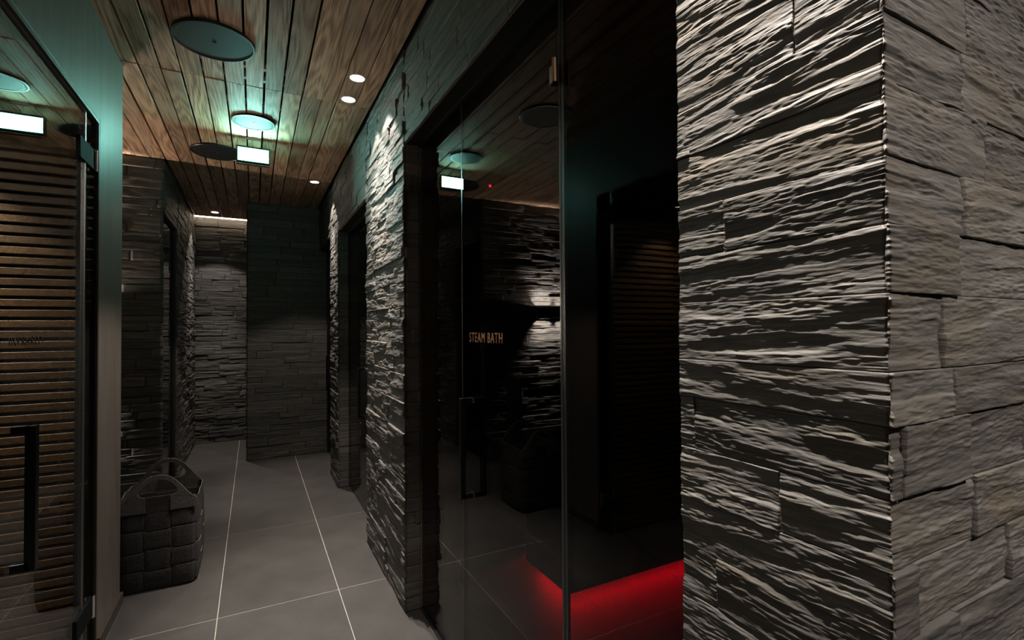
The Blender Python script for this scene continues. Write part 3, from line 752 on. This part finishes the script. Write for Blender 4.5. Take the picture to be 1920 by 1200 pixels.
def strip_mesh(name, grid, thick, mat, closed=False):
    """sheet with thickness: grid[i][j] = (outer, inner)"""
    m = MB(); ni, nj = len(grid), len(grid[0])
    for i in range(ni):
        for j in range(nj):
            m.v += [tuple(grid[i][j][0]), tuple(grid[i][j][1])]
    def id(i, j, k): return ((i % ni) * nj + j) * 2 + k
    R = ni if closed else ni - 1
    edge = []
    for i in range(R):
        for j in range(nj - 1):
            m.f.append((id(i, j, 0), id(i + 1, j, 0), id(i + 1, j + 1, 0), id(i, j + 1, 0)))
            m.f.append((id(i, j + 1, 1), id(i + 1, j + 1, 1), id(i + 1, j, 1), id(i, j, 1)))
        edge += [len(m.f), len(m.f) + 1]
        m.f.append((id(i, 0, 1), id(i + 1, 0, 1), id(i + 1, 0, 0), id(i, 0, 0)))
        m.f.append((id(i, nj - 1, 0), id(i + 1, nj - 1, 0), id(i + 1, nj - 1, 1), id(i, nj - 1, 1)))
    if not closed:
        for i in (0, ni - 1):
            for j in range(nj - 1):
                m.f.append((id(i, j, 0), id(i, j + 1, 0), id(i, j + 1, 1), id(i, j, 1)))
    o = m.build(name, mat, bk, smooth=False)
    o.data.materials.append(M['feltedge'])
    for k in edge: o.data.polygons[k].material_index = 1
    return o
def weave(s, r):   # +1 where the horizontal band is on top
    return math.sin(math.pi * (s)) if r % 2 == 0 else -math.sin(math.pi * s)
def clip(v): return max(-1, min(1, v * 2.2))
AMP = 0.0042
for r in range(ROWS):
    zlo, zhi = Z0 + r * RH + 0.001, Z0 + (r + 1) * RH - 0.001
    g = []
    for i in range(TOT * 10):
        s = i / 10.0; row = []
        cell = int(s) ; top = 1 if (cell + r) % 2 == 0 else -1
        ph = clip(math.sin(math.pi * (s - cell))) * top
        for j in range(5):
            zz = zlo + (zhi - zlo) * j / 4
            puff = 0.0016 * math.sin(math.pi * j / 4)
            row.append((bpt(s, zz, AMP * ph + 0.0018 + puff), bpt(s, zz, AMP * ph - 0.0018)))
        g.append(row)
    strip_mesh('horizontal_band', g, 0.004, M['felt'], closed=True)
for c in range(TOT):
    g = []
    for i in range(ROWS * 8 + 1):
        zz = Z0 + ROWS * RH * i / (ROWS * 8)
        r = min(int(i / 8), ROWS - 1); top = -1 if (c + r) % 2 == 0 else 1
        ph = clip(math.sin(math.pi * (i / 8.0 - r))) * top
        row = []
        for j in range(6):
            s = c + 0.012 + 0.976 * j / 5
            puff = 0.0014 * math.sin(math.pi * j / 5)
            row.append((bpt(s, zz, AMP * ph + 0.0018 + puff), bpt(s, zz, AMP * ph - 0.0018)))
        g.append(row)
    strip_mesh('vertical_strip', g, 0.004, M['felt'])
ZR = Z0 + ROWS * RH
# rim band round the sides and between the handles
def top_band(s0, s1, ztop, name='rim_band', off=0.004, wob=0.0):
    g = []
    n = int((s1 - s0) * 10)
    for i in range(n + 1):
        s = s0 + (s1 - s0) * i / n
        row = []
        for j in range(4):
            zz = ZR - 0.012 + (ztop + wob * math.sin(s * 5.1) - ZR + 0.012) * j / 3
            row.append((bpt(s, zz, off + 0.002), bpt(s, zz, off - 0.002)))
        g.append(row)
    return strip_mesh(name, g, 0.004, M['felt'])
top_band(1.0, 2.0, 0.522, 'center_tab', 0.005)
top_band(NX + NY + 1.0, NX + NY + 2.0, 0.522, 'center_tab', 0.005)
top_band(NX - 0.1, NX + NY + 0.1, 0.500, wob=0.006)
top_band(NX + NY + NX - 0.1, TOT + 0.1, 0.500, wob=0.006)
# handles: wide flared arches
def handle(y, sgn, dz, lean):
    O = [(0, .637), (.028, .634), (.056, .622), (.085, .598), (.112, .566), (.136, .534), (.160, .508), (.184, .490)]
    I = [(0, .614), (.020, .612), (.042, .603), (.066, .586), (.085, .562), (.093, .544), (.086, .530), (.058, .519)]
    B = [(.186, .440), (.058, .440)]
    th = 0.0075; m = MB()
    def P(x, z):
        zz = z + (dz * max(0, min(1, (z - 0.45) / 0.18)))
        yy = y + sgn * (0.010 - 0.10 * max(0, abs(x) - 0.14)) - sgn * lean * max(0, z - 0.47)
        return [(cx + x, yy - th / 2, zz), (cx + x, yy + th / 2, zz)]
    cols = []
    for sx in (-1, 1):
        seq = list(zip(O, I)) + [tuple(B)]
        seq = [((sx * a[0], a[1]), (sx * b[0], b[1])) for a, b in seq]
        cols.append(seq)
    line = cols[0][::-1] + cols[1][1:]
    for a, b in line: m.v += P(*a) + P(*b)
    n = len(line) - 1
    for i in range(n):
        a = i * 4; b = a + 4
        m.f += [(a, b, b + 2, a + 2), (a + 3, b + 3, b + 1, a + 1), (a, a + 1, b + 1, b), (a + 2, b + 2, b + 3, a + 3)]
    e = n * 4
    m.f += [(0, 2, 3, 1), (e, e + 1, e + 3, e + 2)]
    h = m.build('handle', M['felt_pale'], bk)
    h.data.materials.append(M['feltedge'])
    for i, p in enumerate(h.data.polygons):
        if i % 4 in (2, 3): p.material_index = 1
    return h
handle(BY0, -1, 0.0, 0.10)
handle(BY1, 1, 0.012, 0.12)
box('bottom', (BX0 + 0.02, BY0 + 0.02, 0.004), (BX1 - 0.02, BY1 - 0.02, 0.012), M['felt'], bk)
box('lining', (BX0 + 0.03, BY0 + 0.03, 0.0125), (BX1 - 0.03, BY1 - 0.03, 0.02), M['void'], bk)
print('stones', STONE_COUNT)
